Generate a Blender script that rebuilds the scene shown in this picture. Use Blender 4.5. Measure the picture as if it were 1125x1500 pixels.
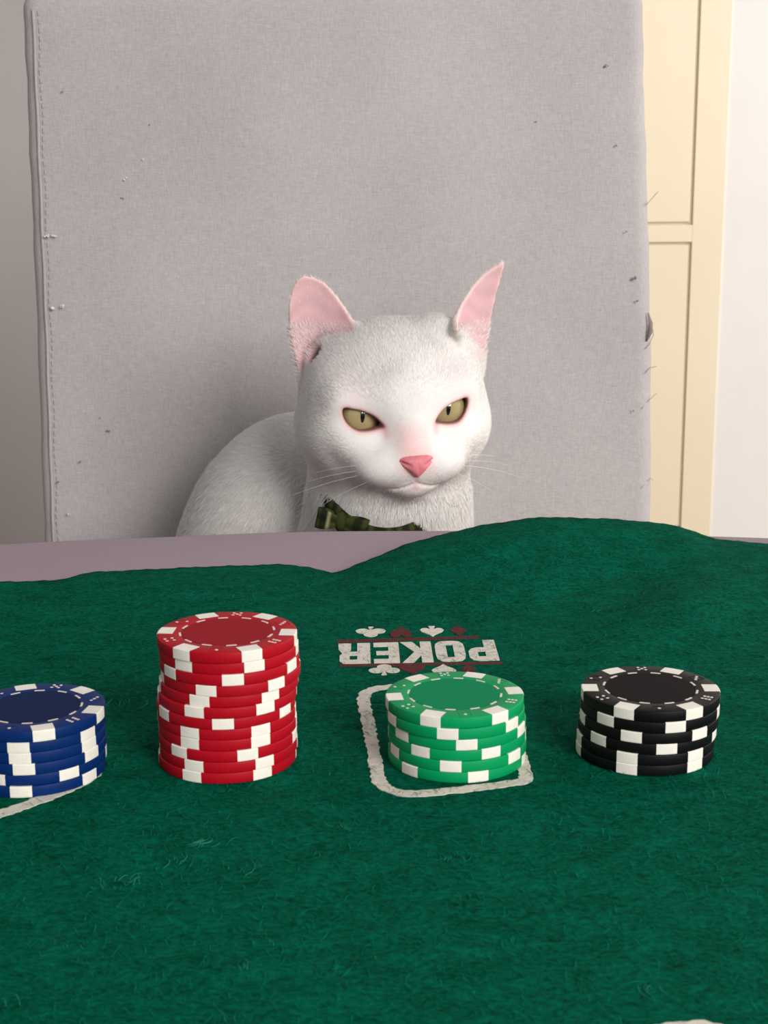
import bpy, bmesh, math, random
import numpy as np
from mathutils import Vector, Matrix, Euler

for o in list(bpy.data.objects):
    bpy.data.objects.remove(o, do_unlink=True)
random.seed(7)
rng = np.random.default_rng(7)
SC = bpy.context.scene
COL = SC.collection
T = 0.74                 # height of the table surface
FT = 0.0015              # felt thickness
R = math.radians

# ------------------------------------------------------------------ camera
FPX = 2166.0
cam_d = bpy.data.cameras.new('camera')
cam_d.sensor_fit = 'VERTICAL'
cam_d.sensor_height = 36.0
cam_d.lens = 36.0 * FPX / 1500.0
cam_d.clip_start = 0.02
cam_d.dof.use_dof = True
cam_d.dof.focus_distance = 0.56
cam_d.dof.aperture_fstop = 48.0
cam = bpy.data.objects.new('camera', cam_d)
COL.objects.link(cam)
cam.matrix_world = (Matrix.Translation((0, 0, T + 0.165)) @ Matrix.Rotation(R(90 - 12.7), 4, 'X')
                    @ Matrix.Rotation(R(-0.4), 4, 'Z'))
SC.camera = cam

# ------------------------------------------------------------------ world and light
world = bpy.data.worlds.new('overcast_daylight')
SC.world = world
world.use_nodes = True
bg = world.node_tree.nodes['Background']
bg.inputs['Color'].default_value = (1.0, 0.97, 0.985, 1)
bg.inputs['Strength'].default_value = 0.33


def area(name, loc, target, sx, sy, power, color):
    d = bpy.data.lights.new(name, 'AREA')
    d.shape = 'RECTANGLE'
    d.size, d.size_y = sx, sy
    d.energy = power
    d.color = color
    o = bpy.data.objects.new(name, d)
    COL.objects.link(o)
    o.location = loc
    o.rotation_euler = (Vector(target) - Vector(loc)).to_track_quat('-Z', 'Y').to_euler()
    return o


area('window_daylight', (1.2, -1.4, 1.72), (0.0, 0.8, 0.85), 1.2, 1.2, 70, (1.0, 0.972, 0.93))
area('added_side_light', (2.0, 1.35, 1.55), (0.55, 2.2, 1.0), 0.8, 1.4, 26, (1.0, 0.965, 0.91))  # added lamp, brightens the right part of the back wall

SC.view_settings.view_transform = 'Standard'
SC.view_settings.look = 'None'
SC.view_settings.exposure = 0.07
SC.view_settings.gamma = 1.0
SC.view_settings.use_curve_mapping = False


# ------------------------------------------------------------------ materials
def srgb(r, g, b):
    def c(v):
        v /= 255.0
        return v / 12.92 if v <= 0.04045 else ((v + 0.055) / 1.055) ** 2.4
    return (c(r), c(g), c(b), 1.0)


def mat(name, col, rough=0.6, spec=0.5, vary=None, vscale=40.0, bump=0.0, bscale=300.0, bdetail=4.0, stretch=None,
        coat=0.0, sss=0.0, sss_col=None, attr=None, sheen=0.0, bdist=0.001):
    m = bpy.data.materials.new(name)
    m.use_nodes = True
    nt = m.node_tree
    N, L = nt.nodes, nt.links
    p = N['Principled BSDF']
    p.inputs['Base Color'].default_value = col
    p.inputs['Roughness'].default_value = rough
    p.inputs['Specular IOR Level'].default_value = spec
    p.inputs['Coat Weight'].default_value = coat
    p.inputs['Sheen Weight'].default_value = sheen
    if sss:
        p.inputs['Subsurface Weight'].default_value = sss
        p.inputs['Subsurface Radius'].default_value = sss_col or (0.006, 0.003, 0.002)
        p.inputs['Subsurface Scale'].default_value = 1.0
    tc = N.new('ShaderNodeTexCoord')
    mp = N.new('ShaderNodeMapping')
    L.new(tc.outputs['Object'], mp.inputs['Vector'])
    if stretch:
        mp.inputs['Scale'].default_value = stretch
    src = None
    if attr:
        a = N.new('ShaderNodeAttribute')
        a.attribute_name = attr
        src = a.outputs['Color']
    if vary:
        n = N.new('ShaderNodeTexNoise')
        n.inputs['Scale'].default_value = vscale
        n.inputs['Detail'].default_value = 5.0
        n.inputs['Roughness'].default_value = 0.65
        L.new(mp.outputs['Vector'], n.inputs['Vector'])
        rp = N.new('ShaderNodeValToRGB')
        rp.color_ramp.elements[0].position = 0.3
        rp.color_ramp.elements[1].position = 0.7
        rp.color_ramp.elements[0].color = vary
        rp.color_ramp.elements[1].color = col
        L.new(n.outputs['Fac'], rp.inputs['Fac'])
        src = rp.outputs['Color']
    if src:
        L.new(src, p.inputs['Base Color'])
    if bump:
        n2 = N.new('ShaderNodeTexNoise')
        n2.inputs['Scale'].default_value = bscale
        n2.inputs['Detail'].default_value = bdetail
        L.new(mp.outputs['Vector'], n2.inputs['Vector'])
        b = N.new('ShaderNodeBump')
        b.inputs['Strength'].default_value = bump
        b.inputs['Distance'].default_value = bdist
        L.new(n2.outputs['Fac'], b.inputs['Height'])
        L.new(b.outputs['Normal'], p.inputs['Normal'])
    return m


def felt_material():
    m = bpy.data.materials.new('green_felt')
    m.use_nodes = True
    N, L = m.node_tree.nodes, m.node_tree.links
    p = N['Principled BSDF']
    p.inputs['Roughness'].default_value = 0.95
    p.inputs['Specular IOR Level'].default_value = 0.03
    tc = N.new('ShaderNodeTexCoord')
    wr = N.new('ShaderNodeTexNoise')           # warp, so the fibres curl
    wr.inputs['Scale'].default_value = 55
    wr.inputs['Detail'].default_value = 2
    L.new(tc.outputs['Object'], wr.inputs['Vector'])
    vm = N.new('ShaderNodeVectorMath')
    vm.operation = 'SCALE'
    vm.inputs['Scale'].default_value = 0.012
    L.new(wr.outputs['Color'], vm.inputs[0])
    ad = N.new('ShaderNodeVectorMath')
    ad.operation = 'ADD'
    L.new(tc.outputs['Object'], ad.inputs[0])
    L.new(vm.outputs['Vector'], ad.inputs[1])
    mp = N.new('ShaderNodeMapping')
    mp.inputs['Scale'].default_value = (1.0, 1.5, 1.0)
    L.new(ad.outputs['Vector'], mp.inputs['Vector'])
    fine = N.new('ShaderNodeTexNoise')
    fine.inputs['Scale'].default_value = 520
    fine.inputs['Detail'].default_value = 6
    fine.inputs['Roughness'].default_value = 0.7
    L.new(mp.outputs['Vector'], fine.inputs['Vector'])
    big = N.new('ShaderNodeTexNoise')
    big.inputs['Scale'].default_value = 75
    big.inputs['Detail'].default_value = 6
    big.inputs['Roughness'].default_value = 0.7
    L.new(mp.outputs['Vector'], big.inputs['Vector'])
    mix = N.new('ShaderNodeMath')
    mix.operation = 'MULTIPLY_ADD'
    mix.inputs[1].default_value = 0.68
    L.new(fine.outputs['Fac'], mix.inputs[0])
    s2 = N.new('ShaderNodeMath')
    s2.operation = 'MULTIPLY'
    s2.inputs[1].default_value = 0.32
    L.new(big.outputs['Fac'], s2.inputs[0])
    L.new(s2.outputs['Value'], mix.inputs[2])
    rp = N.new('ShaderNodeValToRGB')
    e = rp.color_ramp.elements
    e[0].position, e[0].color = 0.37, srgb(0, 50, 35)
    e[1].position, e[1].color = 0.63, srgb(0, 100, 75)
    L.new(mix.outputs['Value'], rp.inputs['Fac'])
    L.new(rp.outputs['Color'], p.inputs['Base Color'])
    b = N.new('ShaderNodeBump')
    b.inputs['Strength'].default_value = 0.9
    b.inputs['Distance'].default_value = 0.0009
    L.new(mix.outputs['Value'], b.inputs['Height'])
    L.new(b.outputs['Normal'], p.inputs['Normal'])
    return m


def fabric_material(name, c1, c2, scale=1500.0, bumpd=0.0004):
    """plain woven cloth: crossed warp and weft waves, with slubs"""
    m = bpy.data.materials.new(name)
    m.use_nodes = True
    N, L = m.node_tree.nodes, m.node_tree.links
    p = N['Principled BSDF']
    p.inputs['Roughness'].default_value = 0.95
    p.inputs['Specular IOR Level'].default_value = 0.1
    p.inputs['Sheen Weight'].default_value = 0.06
    tc = N.new('ShaderNodeTexCoord')
    outs = []
    for st in ((1.0, 1.0, 0.16), (0.16, 1.0, 1.0)):
        mp = N.new('ShaderNodeMapping')
        mp.inputs['Scale'].default_value = st
        L.new(tc.outputs['Object'], mp.inputs['Vector'])
        n = N.new('ShaderNodeTexNoise')
        n.inputs['Scale'].default_value = scale
        n.inputs['Detail'].default_value = 3
        L.new(mp.outputs['Vector'], n.inputs['Vector'])
        outs.append(n.outputs['Fac'])
    mx = N.new('ShaderNodeMath')
    mx.operation = 'ADD'
    L.new(outs[0], mx.inputs[0])
    L.new(outs[1], mx.inputs[1])
    big = N.new('ShaderNodeTexNoise')
    big.inputs['Scale'].default_value = 9
    big.inputs['Detail'].default_value = 5
    L.new(tc.outputs['Object'], big.inputs['Vector'])
    ma = N.new('ShaderNodeMath')
    ma.operation = 'MULTIPLY_ADD'
    ma.inputs[1].default_value = 0.36
    L.new(mx.outputs['Value'], ma.inputs[0])
    s2 = N.new('ShaderNodeMath')
    s2.operation = 'MULTIPLY'
    s2.inputs[1].default_value = 0.28
    L.new(big.outputs['Fac'], s2.inputs[0])
    L.new(s2.outputs['Value'], ma.inputs[2])
    rp = N.new('ShaderNodeValToRGB')
    e = rp.color_ramp.elements
    e[0].position, e[0].color = 0.34, c2
    e[1].position, e[1].color = 0.66, c1
    L.new(ma.outputs['Value'], rp.inputs['Fac'])
    L.new(rp.outputs['Color'], p.inputs['Base Color'])
    b = N.new('ShaderNodeBump')
    b.inputs['Strength'].default_value = 0.6
    b.inputs['Distance'].default_value = bumpd
    L.new(mx.outputs['Value'], b.inputs['Height'])
    L.new(b.outputs['Normal'], p.inputs['Normal'])
    return m


def print_material(name, col, under, amount):
    """ink rubbed into the felt: patchy where the fibres show through"""
    m = bpy.data.materials.new(name)
    m.use_nodes = True
    N, L = m.node_tree.nodes, m.node_tree.links
    p = N['Principled BSDF']
    p.inputs['Roughness'].default_value = 0.85
    p.inputs['Specular IOR Level'].default_value = 0.2
    tc = N.new('ShaderNodeTexCoord')
    n = N.new('ShaderNodeTexNoise')
    n.inputs['Scale'].default_value = 330
    n.inputs['Detail'].default_value = 6
    n.inputs['Roughness'].default_value = 0.7
    L.new(tc.outputs['Object'], n.inputs['Vector'])
    rp = N.new('ShaderNodeValToRGB')
    e = rp.color_ramp.elements
    e[0].position, e[0].color = amount - 0.05, under
    e[1].position, e[1].color = amount + 0.07, col
    L.new(n.outputs['Fac'], rp.inputs['Fac'])
    L.new(rp.outputs['Color'], p.inputs['Base Color'])
    b = N.new('ShaderNodeBump')
    b.inputs['Strength'].default_value = 0.8
    b.inputs['Distance'].default_value = 0.0008
    L.new(n.outputs['Fac'], b.inputs['Height'])
    L.new(b.outputs['Normal'], p.inputs['Normal'])
    return m


def plaid_material(name):
    m = bpy.data.materials.new(name)
    m.use_nodes = True
    N, L = m.node_tree.nodes, m.node_tree.links
    p = N['Principled BSDF']
    p.inputs['Roughness'].default_value = 0.9
    p.inputs['Specular IOR Level'].default_value = 0.15
    a = N.new('ShaderNodeAttribute')
    a.attribute_name = 'plaid'
    tc = N.new('ShaderNodeTexCoord')
    n = N.new('ShaderNodeTexNoise')
    n.inputs['Scale'].default_value = 900
    L.new(tc.outputs['Object'], n.inputs['Vector'])
    mx = N.new('ShaderNodeMix')
    mx.data_type = 'RGBA'
    mx.blend_type = 'MULTIPLY'
    mx.inputs['Factor'].default_value = 0.5
    L.new(a.outputs['Color'], mx.inputs['A'])
    L.new(n.outputs['Color'], mx.inputs['B'])
    L.new(mx.outputs['Result'], p.inputs['Base Color'])
    return m


def eye_material(name):
    m = bpy.data.materials.new(name)
    m.use_nodes = True
    N, L = m.node_tree.nodes, m.node_tree.links
    p = N['Principled BSDF']
    p.inputs['Roughness'].default_value = 0.04
    p.inputs['Specular IOR Level'].default_value = 0.5
    p.inputs['Coat Weight'].default_value = 0.6
    p.inputs['Coat Roughness'].default_value = 0.02
    tc = N.new('ShaderNodeTexCoord')
    sp = N.new('ShaderNodeSeparateXYZ')
    L.new(tc.outputs['Object'], sp.inputs['Vector'])
    cb = N.new('ShaderNodeCombineXYZ')
    L.new(sp.outputs['X'], cb.inputs['X'])
    L.new(sp.outputs['Y'], cb.inputs['Y'])
    ln = N.new('ShaderNodeVectorMath')
    ln.operation = 'LENGTH'
    L.new(cb.outputs['Vector'], ln.inputs[0])
    n = N.new('ShaderNodeTexNoise')
    n.inputs['Scale'].default_value = 600
    n.inputs['Detail'].default_value = 4
    L.new(tc.outputs['Object'], n.inputs['Vector'])
    ma = N.new('ShaderNodeMath')
    ma.operation = 'MULTIPLY_ADD'
    ma.inputs[1].default_value = 1.0 / 0.0125
    L.new(ln.outputs['Value'], ma.inputs[0])
    ns = N.new('ShaderNodeMath')
    ns.operation = 'MULTIPLY_ADD'
    ns.inputs[1].default_value = 0.12
    ns.inputs[2].default_value = -0.06
    L.new(n.outputs['Fac'], ns.inputs[0])
    L.new(ns.outputs['Value'], ma.inputs[2])
    rp = N.new('ShaderNodeValToRGB')
    e = rp.color_ramp.elements
    e[0].position, e[0].color = 0.1, srgb(160, 146, 104)
    e[1].position, e[1].color = 0.9, srgb(40, 30, 22)
    x = rp.color_ramp.elements.new(0.55)
    x.color = srgb(174, 160, 116)
    x = rp.color_ramp.elements.new(0.76)
    x.color = srgb(148, 132, 92)
    L.new(ma.outputs['Value'], rp.inputs['Fac'])
    L.new(rp.outputs['Color'], p.inputs['Base Color'])
    return m


M = {}
M['felt'] = felt_material()
M['fuzz'] = mat('felt_fibre', srgb(4, 106, 82), 0.95, 0.03)
M['wisp'] = mat('felt_wisp', srgb(40, 122, 100), 0.95, 0.05)
M['print'] = print_material('cream_print', srgb(206, 200, 188), srgb(90, 130, 108), 0.33)
M['print_red'] = print_material('dark_red_print', srgb(92, 30, 34), srgb(28, 64, 46), 0.38)
M['cloth'] = fabric_material('lilac_cotton', srgb(152, 133, 142), srgb(138, 119, 128), 1800, 0.0002)
M['chair'] = fabric_material('grey_linen', srgb(190, 185, 185), srgb(165, 160, 161), 1300, 0.0004)
M['seam'] = mat('seam_thread', srgb(164, 157, 156), 0.9, 0.1)
M['stitch'] = mat('stitch_thread', srgb(184, 177, 175), 0.9, 0.1)
M['lint'] = mat('lint', srgb(138, 129, 128), 0.95, 0.05)
M['lint_white'] = mat('white_lint', srgb(225, 220, 215), 0.95, 0.05)
M['wood'] = mat('dark_wood', srgb(92, 64, 46), 0.5, 0.4, vary=srgb(66, 44, 30), vscale=14, stretch=(6, 6, 0.6), bump=0.1, bscale=60)
M['wall'] = mat('white_plaster', srgb(240, 237, 233), 0.9, 0.2, vary=srgb(232, 229, 226), vscale=3, bump=0.05, bscale=120)
M['wall_shade'] = mat('shaded_plaster', srgb(206, 201, 198), 0.9, 0.2, vary=srgb(200, 194, 191), vscale=3, bump=0.05, bscale=120)  # left wall's dimmer light is put into a greyer plaster colour
M['cream'] = mat('cream_paint', srgb(240, 228, 200), 0.45, 0.4, vary=srgb(236, 222, 194), vscale=4, bump=0.03, bscale=90)
M['groove'] = mat('groove_paint', srgb(216, 206, 180), 0.7, 0.2)
M['floor'] = mat('floor_boards', srgb(150, 118, 88), 0.5, 0.4, vary=srgb(122, 92, 66), vscale=5, stretch=(1, 9, 1))
M['body'] = mat('cat_skin', (1, 1, 1, 1), 0.85, 0.15, attr='tint', bump=0.15, bscale=420, bdist=0.0006, sss=0.12)
M['fur'] = mat('white_fur', srgb(250, 246, 240), 0.8, 0.15, attr='tint')
M['nose'] = mat('nose_leather', srgb(218, 132, 140), 0.55, 0.35, vary=srgb(204, 110, 122), vscale=260, bump=0.4, bscale=1100, bdist=0.0003)
M['eye'] = eye_material('cat_iris')
M['pupil'] = mat('cat_pupil', (0.004, 0.004, 0.004, 1), 0.04, 0.5, coat=0.6)
M['plaid'] = plaid_material('plaid_cotton')
M['whisker'] = mat('whisker', srgb(245, 243, 240), 0.4, 0.4)
M['spot'] = mat('chip_white', srgb(230, 226, 216), 0.5, 0.25, vary=srgb(222, 216, 205), vscale=260)
M['mark'] = mat('chip_marking', srgb(214, 202, 196), 0.5, 0.3)
CHIPC = {'red': (srgb(160, 8, 26), srgb(142, 24, 36)), 'green': (srgb(0, 140, 82), srgb(0, 124, 78)),
         'black': (srgb(11, 12, 13), srgb(17, 16, 16)), 'blue': (srgb(2, 38, 94), srgb(18, 33, 70))}
for k, (a, b) in CHIPC.items():
    M['chip_' + k] = mat(k + '_chip_clay', a, 0.5, 0.14, bump=0.06, bscale=900, bdist=0.0003)
    M['inlay_' + k] = mat(k + '_chip_centre', b, 0.7, 0.08, bump=0.15, bscale=1400, bdist=0.0002)


# ------------------------------------------------------------------ helpers
def link(name, me, m, parent=None, loc=(0, 0, 0), rot=(0, 0, 0), smooth=True):
    o = bpy.data.objects.new(name, me)
    COL.objects.link(o)
    if m is not None and not me.materials:
        me.materials.append(M[m] if isinstance(m, str) else m)
    if smooth and hasattr(me, 'polygons'):
        me.polygons.foreach_set('use_smooth', [True] * len(me.polygons))
    o.location = loc
    o.rotation_euler = rot
    if parent:
        o.parent = parent
    return o


def tag(o, label=None, cat=None, group=None, kind=None):
    for k, v in (('label', label), ('category', cat), ('group', group), ('kind', kind)):
        if v:
            o[k] = v
    return o


def empty(name, loc, label, cat, group=None):
    o = bpy.data.objects.new(name, None)
    COL.objects.link(o)
    o.empty_display_size = 0.02
    o.location = loc
    return tag(o, label, cat, group)


def mesh(name, v, f):
    me = bpy.data.meshes.new(name)
    me.from_pydata([tuple(map(float, p)) for p in v], [], [tuple(map(int, q)) for q in f])
    me.update()
    return me


def np_mesh(name, V, F):
    """V (n,3), F (m,3|4) numpy arrays"""
    me = bpy.data.meshes.new(name)
    V = np.ascontiguousarray(V, np.float32)
    F = np.ascontiguousarray(F, np.int32)
    m, k = F.shape
    me.vertices.add(len(V))
    me.vertices.foreach_set('co', V.ravel())
    me.loops.add(m * k)
    me.loops.foreach_set('vertex_index', F.ravel())
    me.polygons.add(m)
    me.polygons.foreach_set('loop_start', np.arange(0, m * k, k, dtype=np.int32))
    me.polygons.foreach_set('loop_total', np.full(m, k, np.int32))
    me.update()
    me.validate()
    return me


def set_color(me, name, C):
    a = me.color_attributes.new(name, 'FLOAT_COLOR', 'POINT')
    C4 = np.ones((len(C), 4), np.float32)
    C4[:, :3] = C
    a.data.foreach_set('color', C4.ravel())


def box_mesh(name, x0, x1, y0, y1, z0, z1, bevel=0.0):
    bm = bmesh.new()
    bmesh.ops.create_cube(bm, size=1.0)
    for v in bm.verts:
        v.co = Vector(((x0 + x1) / 2 + v.co.x * (x1 - x0), (y0 + y1) / 2 + v.co.y * (y1 - y0), (z0 + z1) / 2 + v.co.z * (z1 - z0)))
    if bevel:
        bmesh.ops.bevel(bm, geom=list(bm.edges), offset=bevel, segments=2, affect='EDGES', profile=0.7)
    me = bpy.data.meshes.new(name)
    bm.to_mesh(me)
    bm.free()
    return me


def lathe(name, prof, n=64, closed_axis=True):
    v, f = [], []
    for r, z in prof:
        for i in range(n):
            a = 2 * math.pi * i / n
            v.append((r * math.cos(a), r * math.sin(a), z))
    m = len(prof)
    for j in range(m - 1):
        for i in range(n):
            k = (i + 1) % n
            f.append((j * n + i, j * n + k, (j + 1) * n + k, (j + 1) * n + i))
    if closed_axis:
        f.append(tuple(range(n - 1, -1, -1)))
        f.append(tuple((m - 1) * n + i for i in range(n)))
    return mesh(name, v, f)


def tube(name, pts, rad, n=6):
    v, f = [], []
    P = [Vector(p) for p in pts]
    rads = rad if hasattr(rad, '__len__') else [rad] * len(P)
    up = Vector((0.13, 0.21, 0.97))
    for i, p in enumerate(P):
        d = (P[min(i + 1, len(P) - 1)] - P[max(i - 1, 0)]).normalized()
        a = d.cross(up)
        if a.length < 1e-4:
            a = d.cross(Vector((1, 0, 0)))
        a.normalize()
        b = d.cross(a)
        for k in range(n):
            t = 2 * math.pi * k / n
            v.append(p + (a * math.cos(t) + b * math.sin(t)) * rads[i])
    for i in range(len(P) - 1):
        for k in range(n):
            q = (k + 1) % n
            f.append((i * n + k, i * n + q, (i + 1) * n + q, (i + 1) * n + k))
    f.append(tuple(range(n - 1, -1, -1)))
    f.append(tuple((len(P) - 1) * n + k for k in range(n)))
    return mesh(name, v, f)


def slab(name, polys, z0, z1):
    """flat simple polygons given a small thickness"""
    v, f = [], []
    for p in polys:
        a = sum(p[i][0] * p[(i + 1) % len(p)][1] - p[(i + 1) % len(p)][0] * p[i][1] for i in range(len(p)))
        if a < 0:
            p = p[::-1]
        b = len(v)
        n = len(p)
        v += [(x, y, z0) for x, y in p] + [(x, y, z1) for x, y in p]
        f.append(tuple(b + n + i for i in range(n)))
        f.append(tuple(b + n - 1 - i for i in range(n)))
        for i in range(n):
            k = (i + 1) % n
            f.append((b + i, b + k, b + n + k, b + n + i))
    return mesh(name, v, f)


def interp(x, xs, ys):
    return np.interp(x, xs, ys)


def smooth01(t):
    t = np.clip(t, 0, 1)
    return t * t * (3 - 2 * t)


# ------------------------------------------------------------------ setting: floor, back wall, door
WY = 2.2
fl = link('floor', box_mesh('floor', -2.2, 2.2, -1.6, 2.6, -0.05, 0.0), 'floor', smooth=False)
tag(fl, kind='structure')
DX0, DX1, DZ1 = -0.33, 0.499, 2.05
bm = bmesh.new()
for x0, x1, z0, z1 in ((-0.36, DX0, 0, 2.6), (DX1, 2.2, 0, 2.6), (DX0, DX1, DZ1, 2.6)):
    r_ = bmesh.ops.create_cube(bm, size=1.0)
    for v in r_['verts']:
        v.co = Vector(((x0 + x1) / 2 + v.co.x * (x1 - x0), WY + 0.066 + v.co.y * 0.128, (z0 + z1) / 2 + v.co.z * (z1 - z0)))
me = bpy.data.meshes.new('wall_back')
bm.to_mesh(me)
bm.free()
tag(link('wall_back', me, 'wall', smooth=False), kind='structure')

tag(link('wall_left', box_mesh('wall_left', -2.2, -0.36, 2.35, 2.47, 0, 2.6), 'wall_shade', smooth=False), kind='structure')

# door: stiles and rails with two sunk panels, a narrow groove round each panel
door = bpy.data.objects.new('door_1', None)
COL.objects.link(door)
door.location = (0, WY, 0)
tag(door, kind='structure')
PX0, PX1 = -0.27, 0.454          # panel area, world x
ZU0, ZU1, ZL0, ZL1 = T + 0.096, 1.93, 0.18, T + 0.0715
GW = 0.0044
link('door_core', box_mesh('door_core', DX0 + .002, DX1 - .002, 0.006, 0.040, 0.005, DZ1 - .003), 'groove', door, smooth=False)
for nm, a in (('stile', (DX0 + .002, PX0, 0.005, DZ1 - .003)), ('stile', (PX1, DX1, 0.005, DZ1 - .003)),
              ('rail', (PX0, PX1, ZU1, DZ1 - .003)), ('rail', (PX0, PX1, ZL1, ZU0)), ('rail', (PX0, PX1, 0.005, ZL0))):
    link(nm, box_mesh(nm, a[0], a[1], 0.0, 0.013, a[2], a[3], 0.0008), 'cream', door, smooth=False)
link('door_panel', box_mesh('door_panel', PX0 + GW, PX1 - GW, 0.001, 0.013, ZU0 + GW, ZU1 - GW, 0.0012), 'cream', door, smooth=False)
link('door_panel', box_mesh('door_panel', PX0 + GW, PX1 - GW, 0.001, 0.013, ZL0 + GW, ZL1 - GW, 0.0012), 'cream', door, smooth=False)

# ------------------------------------------------------------------ table and tablecloth
TR, TCX, TCY = 0.86, 0.004, -0.155
table = empty('dining_table', (TCX, TCY, 0), 'round dining table hidden under the lilac grey tablecloth', 'table')
link('table_top', lathe('table_top', [(0.0, T - .032), (TR - .012, T - .032), (TR - .003, T - .028), (TR - .003, T - .009), (TR - .008, T - .0045), (0.0, T - .0045)][1:5], 96), 'wood', table)
for sx in (-1, 1):
    for sy in (-1, 1):
        link('table_leg', box_mesh('table_leg', sx * .42 - .03, sx * .42 + .03, sy * .42 - .03, sy * .42 + .03, 0, T - .032, 0.004), 'wood', table, smooth=False)


def cloth_mesh():
    n = 360
    prof = [(0.02, 0.0), (0.2, 0.0), (0.4, 0.0), (0.6, 0.0), (0.7, 0.0), (0.76, 0.0), (TR - .010, 0.0), (TR - .004, -.0012), (TR, -.005), (TR + .0015, -.012),
            (TR + .002, -.03), (TR + .003, -.06), (TR + .004, -.10), (TR + .005, -.14), (TR + .006, -.18)]
    v, f = [(0, 0, 0)], []
    for r, z in prof:
        drop = max(0.0, -z - .01) / .17
        for i in range(n):
            a = 2 * math.pi * i / n
            fold = drop * (0.012 * math.sin(a * 34 + 1.3 * math.sin(a * 5)) + 0.006 * math.sin(a * 21 + 2))
            lip = 0.0012 * math.sin(a * 17) * (1 if r > .7 else 0)
            rr = r + fold + lip
            zz = z + (0.00015 * math.sin(a * 47 + r * 30) if r > .6 else 0) * (1 if z > -.01 else 0)
            v.append((rr * math.cos(a), rr * math.sin(a), zz))
    for i in range(n):
        f.append((0, 1 + i, 1 + (i + 1) % n))
    for j in range(len(prof) - 1):
        for i in range(n):
            k = (i + 1) % n
            f.append((1 + j * n + i, 1 + (j + 1) * n + i, 1 + (j + 1) * n + k, 1 + j * n + k))
    return mesh('tablecloth', v, f)


tc = link('tablecloth', cloth_mesh(), 'cloth', loc=(TCX, TCY, T - FT))
tag(tc, 'plain lilac grey tablecloth showing behind the green felt mat', 'tablecloth')

# ------------------------------------------------------------------ felt mat
EX = np.array([-520, -300, -162, -138, -128, -79, -43, -33, -21.4, -8, 11.3, 42.3, 70.6, 104.7, 131.2, 142, 151.7, 173.9, 300, 520]) / 1000
EYv = np.array([600, 600, 603.5, 605, 618, 626, 629.7, 624, 613, 625, 640, 650, 655, 655, 655, 655, 655, 650, 640, 640]) / 1000
EZ = np.array([0, 0, 0, 0, 0, 0, 0, 0, 0, 2.4, 6.7, 11.9, 14.7, 13.5, 10.7, 7.0, 3.5, 2.4, 1, 0]) / 1000
_xs = np.linspace(-0.52, 0.52, 1041)
_k = np.exp(-np.linspace(-2, 2, 13) ** 2)
_k /= _k.sum()
def _sm(a):
    return np.convolve(np.pad(np.interp(_xs, EX, a), 6, mode='edge'), _k, mode='valid')
_ey, _ez = _sm(EYv), _sm(EZ)


def felt_edge(x):
    return np.interp(x, _xs, _ey)


def felt_h(x, y):
    """height of the felt's upper face above the table"""
    ye = felt_edge(x)
    ze = np.interp(x, _xs, _ez)
    d = (ye - y)
    fall = 1 - smooth01(d / 0.10)
    h = ze * fall ** 1.2
    # diagonal fold in front of the far right hump
    ux, uy = 0.55, 0.835
    rx, ry = x - 0.112, y - 0.565
    al, ac = rx * ux + ry * uy, -rx * uy + ry * ux
    h = h + 0.0060 * np.exp(-(ac + 0.012) ** 2 / (2 * 0.016 ** 2)) * np.exp(-(al) ** 2 / (2 * 0.04 ** 2))
    h = h - 0.0
    # shallow undulations away from the printed spots and chips
    far = smooth01((y - 0.535) / 0.05)
    h = h + far * 0.0008 * (1 + np.sin(x * 46 + y * 20)) * np.clip(d / 0.03, 0, 1)
    return h + FT


def felt_mesh():
    nx, ny = 420, 230
    xs = np.linspace(-0.5, 0.5, nx)
    t = np.linspace(0, 1, ny)
    X, Tt = np.meshgrid(xs, t, indexing='ij')
    ye = felt_edge(X) + 0.0006 * np.sin(X * 900) + 0.0005 * np.sin(X * 2300 + 1)
    Y = -0.12 + (ye + 0.12) * Tt
    Z = felt_h(X, Y)
    top = np.stack([X, Y, Z], -1).reshape(-1, 3)
    bot = top.copy()
    bot[:, 2] -= FT - 0.0002
    idx = np.arange(nx * ny).reshape(nx, ny)
    q = np.stack([idx[:-1, :-1], idx[1:, :-1], idx[1:, 1:], idx[:-1, 1:]], -1).reshape(-1, 4)
    n = nx * ny
    qb = q[:, ::-1] + n
    rim = np.concatenate([idx[:, 0], idx[-1, 1:], idx[-2::-1, -1], idx[0, -2:0:-1]])
    r2 = np.roll(rim, -1)
    side = np.stack([rim, rim + n, r2 + n, r2], -1)
    return np_mesh('felt', np.concatenate([top, bot]), np.concatenate([q, qb, side]))


mat_o = empty('poker_mat', (0, 0, T - FT), 'green felt poker mat with cream printing, wrinkled at its far edge', 'mat')
link('felt', felt_mesh(), 'felt', mat_o)


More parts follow.
